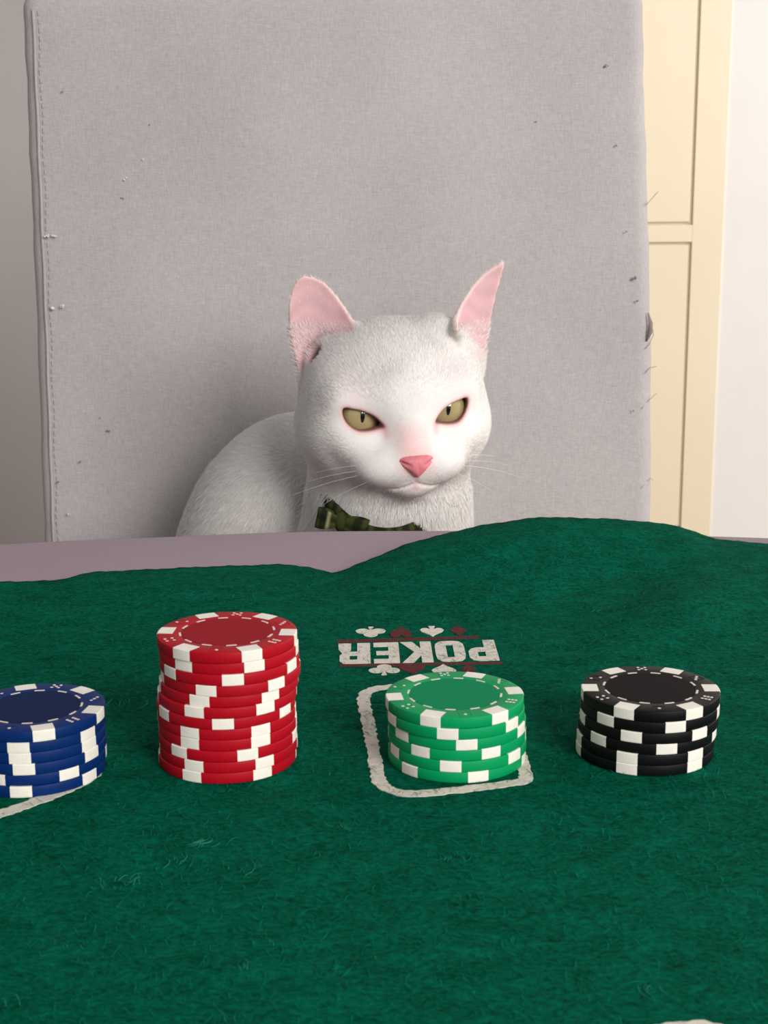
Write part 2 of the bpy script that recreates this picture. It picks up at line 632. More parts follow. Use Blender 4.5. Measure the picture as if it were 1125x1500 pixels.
def fibre_mesh(name, n, xr, yr, hfun, lmin, lmax, wid, lift):
    x = rng.uniform(*xr, n)
    y = rng.uniform(*yr, n)
    keep = y < felt_edge(x) - 0.001
    x, y = x[keep], y[keep]
    n = len(x)
    a = rng.normal(0.15, 0.9, n)
    Ln = rng.uniform(lmin, lmax, n)
    cur = rng.normal(0, 1.0, n)
    V = np.zeros((n, 8, 3))
    w = wid * rng.uniform(0.6, 1.4, n)
    px, py = x.copy(), y.copy()
    pk = rng.uniform(0.2, 1.0, n) * lift
    for s in range(4):
        t = s / 3.0
        ang = a + cur * (t - 0.5)
        if s:
            px = px + np.cos(ang) * Ln / 3
            py = py + np.sin(ang) * Ln / 3
        pyc = np.minimum(py, felt_edge(px))
        hz = hfun(px, pyc) + pk * math.sin(math.pi * t) * 1.0 + 0.00005
        nxv, nyv = -np.sin(ang) * w * (1 - .6 * abs(2 * t - 1)), np.cos(ang) * w * (1 - .6 * abs(2 * t - 1))
        V[:, 2 * s] = np.stack([px + nxv, pyc + nyv, hz], -1)
        V[:, 2 * s + 1] = np.stack([px - nxv, pyc - nyv, hz + w * .5], -1)
    b = (np.arange(n) * 8)[:, None]
    F = np.concatenate([b + np.array([2 * s, 2 * s + 1, 2 * s + 3, 2 * s + 2])[None] for s in range(3)])
    return np_mesh(name, V.reshape(-1, 3), F)


tag(link('felt_fuzz', fibre_mesh('felt_fuzz', 34000, (-0.21, 0.21), (0.235, 0.66), felt_h, .002, .006, .00008, .0007), 'fuzz', mat_o), kind='stuff')

# matted wisps of lint pulled up from the felt
def wisp_mesh(n):
    V, F = [], []
    for _ in range(n):
        cx, cy_ = rng.uniform(-.2, .2), 0.245 + 0.33 * rng.uniform(0, 1) ** 1.6
        ang0, bend = rng.normal(0.1, 0.7), rng.normal(0, 1.2)
        L0 = rng.uniform(.003, .014)
        for k in range(int(rng.integers(5, 13))):
            x, y = cx + rng.normal(0, .0022), cy_ + rng.normal(0, .0011)
            ang = ang0 + rng.normal(0, .5)
            L1 = L0 * rng.uniform(.5, 1.1)
            wd = rng.uniform(.00003, .00007)
            b = len(V)
            for s in range(5):
                t = s / 4
                a2 = ang + bend * (t - .5)
                if s:
                    x, y = x + math.cos(a2) * L1 / 4, y + math.sin(a2) * L1 / 4
                z = float(felt_h(np.float64(x), np.float64(y))) + .00035 * math.sin(math.pi * t) + .0001
                V += [(x - math.sin(a2) * wd, y + math.cos(a2) * wd, z), (x + math.sin(a2) * wd, y - math.cos(a2) * wd, z + wd)]
            F += [(b + 2 * s, b + 2 * s + 1, b + 2 * s + 3, b + 2 * s + 2) for s in range(4)]
    return mesh('lint_wisps', V, F)


tag(link('lint_wisps', wisp_mesh(200), 'wisp', mat_o), kind='stuff')

# printing on the felt (reads from the cat's side of the table)
ZP0, ZP1 = FT - 0.0004, FT + 0.00022
PO, PU, PV = np.array([39.8, 517.4]), np.array([-57.4, -3.4]), np.array([0.4, -23.4])


def text_pt(u, v):
    p = PO + PU * u + PV * v
    return (p[0] / 1000, p[1] / 1000)


LET = {
    'P': [[(0, 0), (.42, 0), (.42, 1), (0, 1)], [(.42, .80), (.68, .80), (.68, 1), (.42, 1)], [(.42, .36), (.68, .36), (.68, .56), (.42, .56)],
          [(.68, .36), (.9, .42), (1, .54), (1, .84), (.9, .95), (.68, 1)]],
    'O': [[(.38, 0), (.38, 1), (.16, .97), (.03, .86), (0, .7), (0, .3), (.03, .14), (.16, .03)], [(.62, 0), (.84, .03), (.97, .14), (1, .3), (1, .7), (.97, .86), (.84, .97), (.62, 1)],
          [(.38, .8), (.62, .8), (.62, 1), (.38, 1)], [(.38, 0), (.62, 0), (.62, .2), (.38, .2)]],
    'K': [[(0, 0), (.38, 0), (.38, 1), (0, 1)], [(.38, .44), (.60, .50), (1.02, 1), (.66, 1), (.38, .66)], [(.38, .44), (.38, .34), (.64, 0), (1.06, 0), (.60, .50)]],
    'E': [[(0, 0), (.42, 0), (.42, 1), (0, 1)], [(.42, .8), (1, .8), (1, 1), (.42, 1)], [(.42, .42), (.9, .42), (.9, .6), (.42, .6)], [(.42, 0), (1, 0), (1, .2), (.42, .2)]],
    'R': [[(0, 0), (.42, 0), (.42, 1), (0, 1)], [(.42, .80), (.66, .80), (.66, 1), (.42, 1)], [(.42, .42), (.66, .42), (.66, .60), (.42, .60)],
          [(.66, .42), (.9, .5), (.98, .6), (.98, .86), (.88, .96), (.66, 1)], [(.62, 0), (1.04, 0), (1.02, .3), (.9, .5), (.66, .42), (.62, .3)]],
}
u0 = 0.0
for ch, wd in zip('POKER', (.190, .196, .196, .170, .205)):
    polys = [[text_pt(u0 + a * (wd - .012), b) for a, b in p] for p in LET[ch]]
    o = link('printed_letter', slab('printed_letter', polys, ZP0, ZP1), 'print', mat_o, smooth=False)
    tag(o, 'cream block capital letter ' + ch)
    u0 += wd + .009


def bar(p, q, w):
    p, q = np.array(p), np.array(q)
    d = (q - p) / np.linalg.norm(q - p)
    n = np.array([-d[1], d[0]]) * w / 2
    return [tuple((p + n) / 1000), tuple((q + n) / 1000), tuple((q - n) / 1000), tuple((p - n) / 1000)]


for p, q, w in (((-17.5, 517.0), (34.5, 521.2), 3.0), ((-15.8, 489.6), (41.0, 491.2), 2.6)):
    link('printed_bar', slab('printed_bar', [bar(p, q, w)], ZP0, ZP1 - .00006), 'print_red', mat_o, smooth=False)


def circ(cx, cy, r, n=14, sy=1.0):
    return [(cx + r * math.cos(2 * math.pi * i / n), cy + r * sy * math.sin(2 * math.pi * i / n)) for i in range(n)]


def club_outline():
    out = []
    for i in range(72):
        a = 2 * math.pi * i / 72
        dx, dy = math.cos(a), math.sin(a)
        best = .2
        for cx_, cy_, r_ in ((-.5, -.12, .45), (.5, -.12, .45), (0, .52, .45)):
            bq = dx * cx_ + dy * cy_
            disc = bq * bq - (cx_ * cx_ + cy_ * cy_ - r_ * r_)
            if disc > 0:
                best = max(best, bq + math.sqrt(disc))
        if dy < 0 and abs(dx) < .26 * -dy:
            best = max(best, .95 / -dy)
        out.append((dx * best, dy * best))
    return out


SUIT = {
    'club': [club_outline()],
    'spade': [[(0, 1), (.25, .62), (.85, .1), (.98, -.25), (.8, -.55), (.45, -.6), (.14, -.38), (.28, -.98), (-.28, -.98), (-.14, -.38), (-.45, -.6), (-.8, -.55), (-.98, -.25), (-.85, .1), (-.25, .62)]],
    'heart': [[(0, -1), (.55, -.4), (.95, .15), (.98, .55), (.75, .88), (.38, .88), (0, .5), (-.38, .88), (-.75, .88), (-.98, .55), (-.95, .15), (-.55, -.4)]],
    'diamond': [[(0, 1), (.75, 0), (0, -1), (-.75, 0)]],
}
for kind, cx, cy, sx, sy, up, m in (
        ('club', -5.3, 528.6, 4.9, 6.0, -1, 'print'), ('heart', 6.0, 527.8, 3.4, 6.4, -1, 'print_red'), ('spade', 17.6, 528.6, 3.8, 6.2, -1, 'print'),
        ('diamond', 27.4, 529.4, 3.4, 6.0, -1, 'print_red'), ('club', -.3, 484.6, 4.7, 5.4, 1, 'print'), ('heart', 9.2, 485.6, 3.9, 5.2, 1, 'print_red'),
        ('spade', 20.2, 484.6, 3.6, 5.2, 1, 'print'), ('diamond', 28.6, 484.6, 2.9, 4.8, 1, 'print_red')):
    polys = [[((cx + a * sx * 1.2) / 1000, (cy + b * sy * 1.08 * up) / 1000) for a, b in p] for p in SUIT[kind]]
    o = link('printed_suit', slab('printed_suit', polys, ZP0, ZP1 - .00002), m, mat_o, smooth=False)
    tag(o, ('cream ' if m == 'print' else 'dark red ') + kind + ' suit mark')


def stroke(name, pts, w, closed=False, jit=.35):
    P = [np.array(p, float) for p in pts]
    out = []
    for a, b in zip(P[:-1], P[1:]):
        n = max(1, int(np.linalg.norm(b - a) / 1.2))
        out += [a + (b - a) * i / n for i in range(n)]
    out.append(P[-1])
    Ls, Rs = [], []
    for i, p in enumerate(out):
        d = out[min(i + 1, len(out) - 1)] - out[max(i - 1, 0)]
        d /= np.linalg.norm(d)
        n = np.array([-d[1], d[0]])
        Ls.append((p + n * (w / 2 + random.uniform(-jit, jit))) / 1000)
        Rs.append((p - n * (w / 2 + random.uniform(-jit, jit))) / 1000)
    v = [(a[0], a[1], ZP1) for a in Ls] + [(a[0], a[1], ZP1) for a in Rs]
    v += [(x, y, ZP0) for x, y, z in v]
    n = len(Ls)
    f = []
    for i in range(n - 1):
        f.append((i, n + i, n + i + 1, i + 1))
        f.append((i, i + 1, 2 * n + i + 1, 2 * n + i))
        f.append((n + i, 3 * n + i, 3 * n + i + 1, n + i + 1))
    f += [(0, 2 * n, 3 * n, n), (n - 1, 2 * n - 1, 4 * n - 1, 3 * n - 1)]
    me = mesh(name, v, f)
    return me


box_pts = [(39.4, 400), (39.8, 391.5), (39.2, 388.5), (37, 386.8), (30, 384.4), (18, 381.2), (8, 379.0), (3.5, 380.0), (-.2, 383.2), (-2.0, 388), (-3.2, 405), (-5.5, 435),
           (-7.2, 455), (-6.5, 461.5), (-3.2, 465.6), (2, 467.2), (12, 468.4), (28, 470), (33, 469.6), (35.6, 466.5), (36.5, 461), (37.8, 440), (38.8, 418), (39.4, 400)]
o = link('printed_outline', stroke('printed_outline', box_pts, 4.0), 'print', mat_o, smooth=False)
tag(o, 'cream rounded card outline under the green chips')
o = link('printed_outline', stroke('printed_outline', [(-160, 322), (-140, 334), (-118, 352), (-102.5, 368.5), (-92, 379.5), (-85.5, 388.5), (-83.4, 394), (-84, 400), (-90, 420)], 4.4), 'print', mat_o, smooth=False)
tag(o, 'cream card outline beside the blue chips')
link('printed_outline', stroke('printed_outline', [(20, 248), (40, 258), (56, 263.6), (63, 264.2), (69, 261.0), (74, 254), (80, 225)], 4.2), 'print', mat_o, smooth=False)

# ------------------------------------------------------------------ poker chips
CR, CT = 0.0200, 0.00320


def chip_body():
    h = CT / 2
    return lathe('chip_body', [(.0132, -h + .0001), (.0134, -h), (CR - .0003, -h), (CR - .0001, -h + .0001), (CR, -h + .0003), (CR, h - .0003), (CR - .0001, h - .0001),
                               (CR - .0003, h), (.0134, h), (.0132, h - .0001)], 96)


def arc_prism(name, r0, r1, half, z0, z1, n=6, parallel=True):
    """block on the chip's rim spanning a small angle; its sides are parallel"""
    hw = r1 * math.sin(half)
    v = []
    for i in range(n + 1):
        s = -hw + 2 * hw * i / n
        ro = math.sqrt(r1 * r1 - s * s)
        e = .00026
        for (r, z) in ((r0, z1), (ro - e, z1), (ro - e * .3, z1 - e * .3), (ro, z1 - e), (ro, z0 + e), (ro - e * .3, z0 + e * .3), (ro - e, z0), (r0, z0)):
            v.append((s, r, z))
    f = []
    k = 8
    for i in range(n):
        for j in range(k):
            q = (j + 1) % k
            f.append((i * k + j, i * k + q, (i + 1) * k + q, (i + 1) * k + j))
    f.append(tuple(range(k - 1, -1, -1)))
    f.append(tuple(n * k + j for j in range(k)))
    return mesh(name, v, f)


BODY = {c: chip_body() for c in CHIPC}
for c in CHIPC:
    BODY[c].materials.append(M['chip_' + c])
SPOT = arc_prism('edge_spot', .0153, CR + .00004, R(8.6), -CT / 2 - .00002, CT / 2 + .00003)
SPOT.materials.append(M['spot'])
INLAY = {}
for c in CHIPC:
    INLAY[c] = lathe('centre_inlay', [(.0001, CT / 2 - .00012), (.0128, CT / 2 - .00012), (.0131, CT / 2 - .00004), (.0131, CT / 2 + .00001), (.0127, CT / 2 + .00003), (.0001, CT / 2 + .00003)], 64)
    INLAY[c].materials.append(M['inlay_' + c])
DASH = []
v, f = [], []
for i in range(7):
    a = R(-6.2 + 12.4 * i / 6)
    for r in (.01318, .01378):
        for z in (CT / 2 - .0001, CT / 2 + .00009):
            v.append((r * math.sin(a), r * math.cos(a), z))
for i in range(6):
    b = i * 4
    f += [(b + 1, b + 5, b + 7, b + 3), (b, b + 1, b + 5, b + 4)[::-1], (b + 2, b + 3, b + 7, b + 6)]
f += [(0, 1, 3, 2), (24, 26, 27, 25)]
DASHM = mesh('ring_dash', v, f)
DASHM.materials.append(M['mark'])
PIPS = {1: [(0, 0)], 2: [(-1, 1), (1, -1)], 3: [(-1, 1), (0, 0), (1, -1)], 4: [(-1, 1), (1, 1), (-1, -1), (1, -1)],
        5: [(-1, 1), (1, 1), (-1, -1), (1, -1), (0, 0)], 6: [(-1, 1), (1, 1), (-1, -1), (1, -1), (-1, 0), (1, 0)]}
PIPM = {}
for n_, pp in PIPS.items():
    polys = [[(x * .00105 + .00048 * math.cos(t * math.pi / 4), y * .00105 + .0172 + .00048 * math.sin(t * math.pi / 4)) for t in range(8)] for x, y in pp]
    PIPM[n_] = slab('die_pips', polys, CT / 2 - .0001, CT / 2 + .00006)
    PIPM[n_].materials.append(M['mark'])
DIEM = {}
for c in CHIPC:
    polys = []
    for s in (-1, 1):
        polys.append([(s * .00165 - .00007, .0172 - .00165), (s * .00165 + .00007, .0172 - .00165), (s * .00165 + .00007, .0172 + .00165), (s * .00165 - .00007, .0172 + .00165)])
        polys.append([(-.00165, .0172 + s * .00165 - .00007), (.00165, .0172 + s * .00165 - .00007), (.00165, .0172 + s * .00165 + .00007), (-.00165, .0172 + s * .00165 + .00007)])
    DIEM[c] = slab('die_outline', polys, CT / 2 - .0001, CT / 2 + .00008)
    DIEM[c].materials.append(M['chip_' + c])

ORD = ['top', 'second', 'third', 'fourth', 'fifth', 'sixth', 'seventh', 'eighth', 'ninth', 'tenth', 'eleventh', 'bottom']


def px_to_x(px, y):
    """sideways position of a chip whose centre shows at this column"""
    return (px - 562.5) / FPX * (math.hypot(y, 0.15) * 0.995)


# stacks, top chip first: (sideways offset in mm from the base point, turn of the white spots in degrees)
STACKS = {
    'red': ('tall red stack', (-.0453, .4070), [(0, 19.6), (.3, 20.3), (.5, 2), (.8, 39), (.1, 35), (-.4, 31.7), (-.9, -3), (-.8, 28), (-.6, 27), (-.6, 15.5), (-.5, 30), (-.9, 29)]),
    'green': ('green stack', (.0206, .4063), [(-.5, 40.3), (-.3, -6), (.2, 8), (.2, 29), (.4, -5.5), (.1, 18)]),
    'black': ('black stack', (.0768, .4101), [(.7, 39), (.6, 22), (.4, 46.6), (0, 17), (-.4, 46), (-.6, 46.5)]),
    'blue': ('blue stack', (-.1004, .3985), [(.4, 6.5), (0, 47), (0, 47.6), (.1, 50), (0, 26), (-.3, 48)]),
}
for c, (sname, (bx, by), chips) in STACKS.items():
    n = len(chips)
    for i, (off, turn) in enumerate(chips):
        z = T + .0001 + (n - 1 - i) * CT + CT / 2
        pos = 'bottom' if i == n - 1 else ORD[i]
        if pos in ('top', 'bottom'):
            lab = f'{c} poker chip with white edge spots, {pos} chip of the {sname}'
        else:
            lab = f'{c} poker chip with white edge spots, {pos} from the top of the {sname}'
        ch = empty('poker_chip', (bx + off / 1000, by + random.uniform(-.0003, .0003), z), lab, 'poker chip', f'{c} poker chips in a stack')
        # angle: 0 faces the camera (-y); positive turns to the viewer's right
        vr = math.atan2(bx, by)
        ch.rotation_euler = (0, 0, math.pi + R(turn) - vr)
        link('chip_body', BODY[c], None, ch)
        for k in range(6):
            link('edge_spot', SPOT, None, ch, rot=(0, 0, R(60 * k)), smooth=False)
        if i == 0:
            link('centre_inlay', INLAY[c], None, ch, smooth=False)
            for k in range(12):
                link('ring_dash', DASHM, None, ch, rot=(0, 0, R(30 * k + 15)), smooth=False)
            for k in range(6):
                d = link('die_outline', DIEM[c], None, ch, rot=(0, 0, R(60 * k + 30)), smooth=False)
                link('die_pips', PIPM[[6, 3, 5, 2, 4, 1][k]], None, d, smooth=False)

# ------------------------------------------------------------------ chair
chair = empty('dining_chair', (-.025, 0.99, 0), 'grey linen upholstered dining chair with worn, pilled high back', 'chair')
CX, CYY = -.025, 0.99


def backrest_mesh():
    zs = np.concatenate([np.linspace(0.40, 1.0, 40), 1.0 + np.linspace(0.002, 0.036, 18)])
    n = 80
    v, f = [], []
    for z in zs:
        zr = z - T
        xl = np.interp(zr, [-.34, -.078, .069, .150, .279, .3], [-.2385, -.2345, -.2320, -.2314, -.2303, -.2300])
        xr = np.interp(zr, [-.34, -.076, .057, .147, .2125, .2656, .3], [.186, .184, .1805, .176, .172, .1695, .168])
        yf = 0.985 + 0.03 * (z - .74)
        t = .055
        top = T + 0.296
        cr = .024
        ins = 0.0
        if z > top - cr:
            s = min(1.0, (z - (top - cr)) / cr)
            ins = cr * (1 - math.sqrt(max(0.0, 1 - s * s)))
        cx, hw, ht = (xl + xr) / 2, (xr - xl) / 2 - ins, t / 2 - min(ins, t / 2 - .002)
        r = min(.011, ht * .9)
        wob = .0003 * math.sin(z * 90) + .0003 * math.sin(z * 211 + 1)
        ring = []
        m = n // 4
        for q, (sx, sy, a0) in enumerate(((1, -1, -90), (1, 1, 0), (-1, 1, 90), (-1, -1, 180))):
            for i in range(6):
                a = R(a0 + 90 * i / 5)
                ring.append((cx + sx * (hw - r) + r * math.cos(a) + sx * wob, yf + t / 2 + sy * (ht - r) + r * math.sin(a)))
            if q in (3,):
                # front face, from left to right, with a gentle pillow
                for i in range(1, 24):
                    u = i / 24
                    ring.append((cx + (hw - r) * (2 * u - 1), yf + t / 2 - ht - .006 * math.sin(math.pi * u) * (1 if ins == 0 else max(0, 1 - ins / cr))
                                 + .0006 * math.sin(u * 21 + z * 17)))
            if q == 1:
                for i in range(1, 8):
                    u = i / 8
                    ring.append((cx + (hw - r) * (1 - 2 * u), yf + t / 2 + ht))
        v += [(x - CX, y - CYY, z) for x, y in ring]
        k = len(ring)
    for j in range(len(zs) - 1):
        for i in range(k):
            q = (i + 1) % k
            f.append((j * k + i, j * k + q, (j + 1) * k + q, (j + 1) * k + i))
    f.append(tuple(range(k - 1, -1, -1)))
    f.append(tuple((len(zs) - 1) * k + i for i in range(k)))
    return mesh('backrest', v, f)


back = link('backrest', backrest_mesh(), 'chair', chair)


def back_l(zr):
    return np.interp(zr, [-.34, -.078, .069, .150, .279, .3], [-.2385, -.2345, -.2320, -.2314, -.2303, -.2300])


def back_r(zr):
    return np.interp(zr, [-.34, -.076, .057, .147, .2125, .2656, .3], [.186, .184, .1805, .176, .172, .1695, .168])


# stitched seam with a raised fold down the left edge
pts = [(back_l(z) + .0085 + .0002 * math.sin(z * 130) - CX, .985 + .03 * z - .0004 - CYY, T + z) for z in np.linspace(-.2, .272, 60)]
link('edge_piping', tube('edge_piping', pts, .0011, 8), 'chair', back)
sv, sf = [], []
for z in np.arange(-.2, .272, .0052):
    x = back_l(z) + .0118 + .0005 * math.sin(z * 130) - CX
    y = .985 + .03 * z - .0012 - CYY
    b = len(sv)
    for dz, dx in ((0, -.0003), (.0008, .0004), (.0028, .0003), (.0034, -.0003)):
        sv += [(x + dx, y + .0001, T + z + dz), (x + dx * 1.6, y + .001, T + z + dz)]
    sf += [(b, b + 2, b + 4, b + 6), (b, b + 1, b + 3, b + 2), (b + 4, b + 5, b + 7, b + 6), (b + 2, b + 3, b + 5, b + 4), (b + 6, b + 7, b + 1, b)]
tag(link('seam_stitches', mesh('seam_stitches', sv, sf), 'stitch', back, smooth=False), kind='stuff')


def blob(name, pts, m, parent):
    bm = bmesh.new()
    for (x, y, z, r) in pts:
        for k in range(4):
            q = bmesh.ops.create_icosphere(bm, subdivisions=1, radius=r * random.uniform(.4, .8))
            d = Vector((random.uniform(-r, r), random.uniform(-r * .3, r * .3), random.uniform(-r * .6, r * .6)))
            for v_ in q['verts']:
                v_.co = v_.co * random.uniform(.7, 1.2) + Vector((x, y, z)) + d
    me = bpy.data.meshes.new(name)
    bm.to_mesh(me)
    bm.free()
    return link(name, me, m, parent)


def on_back(x, z, out=.0):
    return (x - CX, .985 + .03 * z - .004 - out - CYY, T + z)


dark, light = [], []
for x, z, r in ((-.1497, .2001, .001), (-.2052, .2209, .001), (-.1695, .1539, .0011), (-.1848, .0011, .0013), (-.221, -.0336, .0014), (-.14, .04, .0011), (-.128, .138, .0009),
                (.145, .235, .0014), (.152, .185, .0011), (.16, .13, .0012), (.166, .10, .0018), (.168, .085, .0014), (-.11, .23, .001), (.02, .22, .0008), (.10, .2, .0008),
                (-.205, -.02, .001), (-.19, .01, .0008), (.168, .012, .001)):
    dark.append((*on_back(x, z, -.0008), r * .72))
for x, z, r in ((-.1676, .1661, .0013), (-.2201, .1301, .0014), (-.215, .1301, .0012), (-.2182, .0831, .0015), (-.212, .0841, .0012), (-.214, -.056, .001), (-.155, .178, .0008)):
    light.append((*on_back(x, z, -.0005), r))
tag(blob('dark_pilling', dark, 'lint', back), kind='stuff')
tag(blob('pale_pilling', light, 'lint_white', back), kind='stuff')
thr = [((.1795, .016), (.183, .0195), (.1868, .023)), ((.181, .056), (.1835, .062), (.182, .07), (.180, .076)), ((.179, .15), (.1815, .153), (.184, .1555)), ((.181, -.038), (.1845, -.035), (.186, -.037)),
       ((.1815, .04), (.184, .0405), (.1862, .041))]
for p in thr:
    link('loose_thread', tube('loose_thread', [(p[0][0] - .006 - CX, .9845 + .03 * p[0][1] - CYY, T + p[0][1] - .003)] + [(x - .0025 - CX, .988 + .03 * z - CYY, T + z) for x, z in p], .00026, 5), 'seam', back)
link('frayed_tuft', tube('frayed_tuft', [(0.1760 - CX, .988 - CYY, T + .058), (0.1780 - CX, .987 - CYY, T + .064), (0.1785 - CX, .987 - CYY, T + .070), (0.1765 - CX, .988 - CYY, T + .077)], [.0006, .0017, .0014, .0004], 7), 'lint', back)
# seat and legs (below the table top)
SEAT = 0.47
link('seat', box_mesh('seat', -.225, .205, -.40, .01, SEAT - .075, SEAT, .018), 'chair', chair)
for sx in (-.19, .17):
    for y in (-.37, .02):
        link('chair_leg', box_mesh('chair_leg', sx - .02, sx + .02, y - .02, y + .02, 0, SEAT - .07, .003), 'wood', chair, smooth=False)

# ------------------------------------------------------------------ cat (signed distance field turned into one surface)
HC = np.array([0.0040, 0.812, T + 0.0435])       # head centre
YAW, PIT, ROL = R(12.0), R(1.0), R(2.6)
cy, sy_ = math.cos(YAW), math.sin(YAW)
Rz = np.array([[cy, -sy_, 0], [sy_, cy, 0], [0, 0, 1]])
Rx = np.array([[1, 0, 0], [0, math.cos(PIT), -math.sin(PIT)], [0, math.sin(PIT), math.cos(PIT)]])
Ry = np.array([[math.cos(ROL), 0, -math.sin(ROL)], [0, 1, 0], [math.sin(ROL), 0, math.cos(ROL)]])
HR = Rz @ Rx @ Ry                                # head axes in the world; local (x right, y back, z up)


def smin(a, b, k):
    h = np.maximum(k - np.abs(a - b), 0) / k
    return np.minimum(a, b) - h * h * k * 0.25


def smax(a, b, k):
    return -smin(-a, -b, k)


def ell(P, c, r):
    x, y, z = (P[0] - c[0]), (P[1] - c[1]), (P[2] - c[2])
    k0 = np.sqrt((x / r[0]) ** 2 + (y / r[1]) ** 2 + (z / r[2]) ** 2)
    k1 = np.sqrt((x / r[0] ** 2) ** 2 + (y / r[1] ** 2) ** 2 + (z / r[2] ** 2) ** 2) + 1e-6
    return k0 * (k0 - 1) / k1


def cap(P, a, b, ra, rb):
    a, b = np.array(a, np.float32), np.array(b, np.float32)
    ba = b - a
    x, y, z = P[0] - a[0], P[1] - a[1], P[2] - a[2]
    h = np.clip((x * ba[0] + y * ba[1] + z * ba[2]) / float(ba @ ba), 0, 1)
    return np.sqrt((x - ba[0] * h) ** 2 + (y - ba[1] * h) ** 2 + (z - ba[2] * h) ** 2) - (ra + (rb - ra) * h)


def poly2(x, z, pts):
    d = np.full(x.shape, 1e9, np.float32)
    s = np.ones(x.shape, np.float32)
    n = len(pts)
    for i in range(n):
        ax, az = pts[i]
        bx, bz = pts[i - 1]
        ex, ez = bx - ax, bz - az
        wx, wz = x - ax, z - az
        t = np.clip((wx * ex + wz * ez) / (ex * ex + ez * ez), 0, 1)
        d = np.minimum(d, (wx - ex * t) ** 2 + (wz - ez * t) ** 2)
        c1, c2, c3 = z >= az, z < bz, ex * wz > ez * wx
        flip = (c1 & c2 & c3) | (~c1 & ~c2 & ~c3)
        s = np.where(flip, -s, s)
    return s * np.sqrt(d)


class Lut:
    """outline distance kept on a fine plane grid"""
    def __init__(self, pts, h=0.2, pad=14.0):
        P = np.array(pts)
        self.lo = P.min(0) - pad
        self.n = ((P.max(0) + pad - self.lo) / h).astype(int) + 1
        self.h = h
        gx, gz = np.meshgrid(self.lo[0] + h * np.arange(self.n[0]), self.lo[1] + h * np.arange(self.n[1]), indexing='ij')
        self.g = poly2(gx, gz, pts).astype(np.float32)

    def __call__(self, x, z):
        fx = np.clip((x - np.float32(self.lo[0])) / np.float32(self.h), 0, self.n[0] - 1.01)
        fz = np.clip((z - np.float32(self.lo[1])) / np.float32(self.h), 0, self.n[1] - 1.01)
        ix, iz = fx.astype(np.int32), fz.astype(np.int32)
        tx, tz = fx - ix, fz - iz
        g = self.g
        return (g[ix, iz] * (1 - tx) + g[ix + 1, iz] * tx) * (1 - tz) + (g[ix, iz + 1] * (1 - tx) + g[ix + 1, iz + 1] * tx) * tz


def catmull(pts, k=4):
    P = np.array(pts, float)
    n = len(P)
    out = []
    for i in range(n):
        p0, p1, p2, p3 = P[i - 1], P[i], P[(i + 1) % n], P[(i + 2) % n]
        for j in range(k):
            t = j / k
            out.append(tuple(0.5 * ((2 * p1) + (-p0 + p2) * t + (2 * p0 - 5 * p1 + 4 * p2 - p3) * t * t + (-p0 + 3 * p1 - 3 * p2 + p3) * t ** 3)))
    return out


# eye opening of the viewer's right eye, mm, x away from the nose
EYE_C = (23.3, 1.2)
ALMOND = catmull([(9.9, 5.4), (5.2, 4.6), (0.0, 3.2), (-5.2, 0.4), (-9.4, -4.6), (-6.6, -5.6), (-1.5, -6.5), (3.8, -6.2), (8.0, -3.2), (10.2, 1.2)], 3)
ALM = Lut(ALMOND, 0.15)


def to_local(X, Y, Z):
    A = HR.T.astype(np.float32)
    return (A[0, 0] * X + A[0, 1] * Y + A[0, 2] * Z, A[1, 0] * X + A[1, 1] * Y + A[1, 2] * Z, A[2, 0] * X + A[2, 1] * Y + A[2, 2] * Z)


def eye_sd(L):
    return ALM(np.abs(L[0]) - EYE_C[0], L[2] - EYE_C[1])


# ears: bent plates; outline in (u, v), cupped towards w
EARS = []
for (x0, ang, lean, cup, poly) in (
        (-38.0, R(-14), 0.10, 0.022, [(-45, 70), (-49.5, 69), (-52.5, 63), (-54, 53), (-53.5, 42), (-51.5, 30), (-49, 18), (-45, 6), (-41, 0), (-24, 4), (-13, 26), (-16, 38), (-20, 46.5), (-27, 56), (-36, 66)]),
        (44.0, R(50), 0.06, 0.020, [(28.5, 43), (35, 49.5), (43, 59), (50, 68), (55.5, 74), (58.5, 76.5), (57.6, 69), (55.6, 58), (53.5, 46), (51.5, 34), (48.5, 24), (46, 17), (42, 22), (36, 31)])):
    ca, sa = math.cos(ang), math.sin(ang)
    pp = [((x - x0) / ca if abs(ang) > .5 else (x - x0) / ca, z) for x, z in poly]
    EARS.append((x0, ca, sa, lean, cup, Lut(catmull(pp, 3)), (min(p[0] for p in pp) + max(p[0] for p in pp)) / 2))
EAR_Y = 2.0


def ear_uvw(X, Y, Z, e):
    x0, ca, sa, lean, cup, poly, um = e
    x, y = X - x0, Y - EAR_Y
    u = x * ca + y * sa
    w = x * sa - y * ca              # towards the opening of the ear
    v = Z
    w = w + lean * (v - 30) - cup * np.maximum(np.abs(u - um) - 2, 0) ** 2
    return u, v, w


MOUTH = [(0, -27.5), (0, -33.0), (3.5, -34.6), (9, -36.2), (15, -36.8), (19, -36.2)]


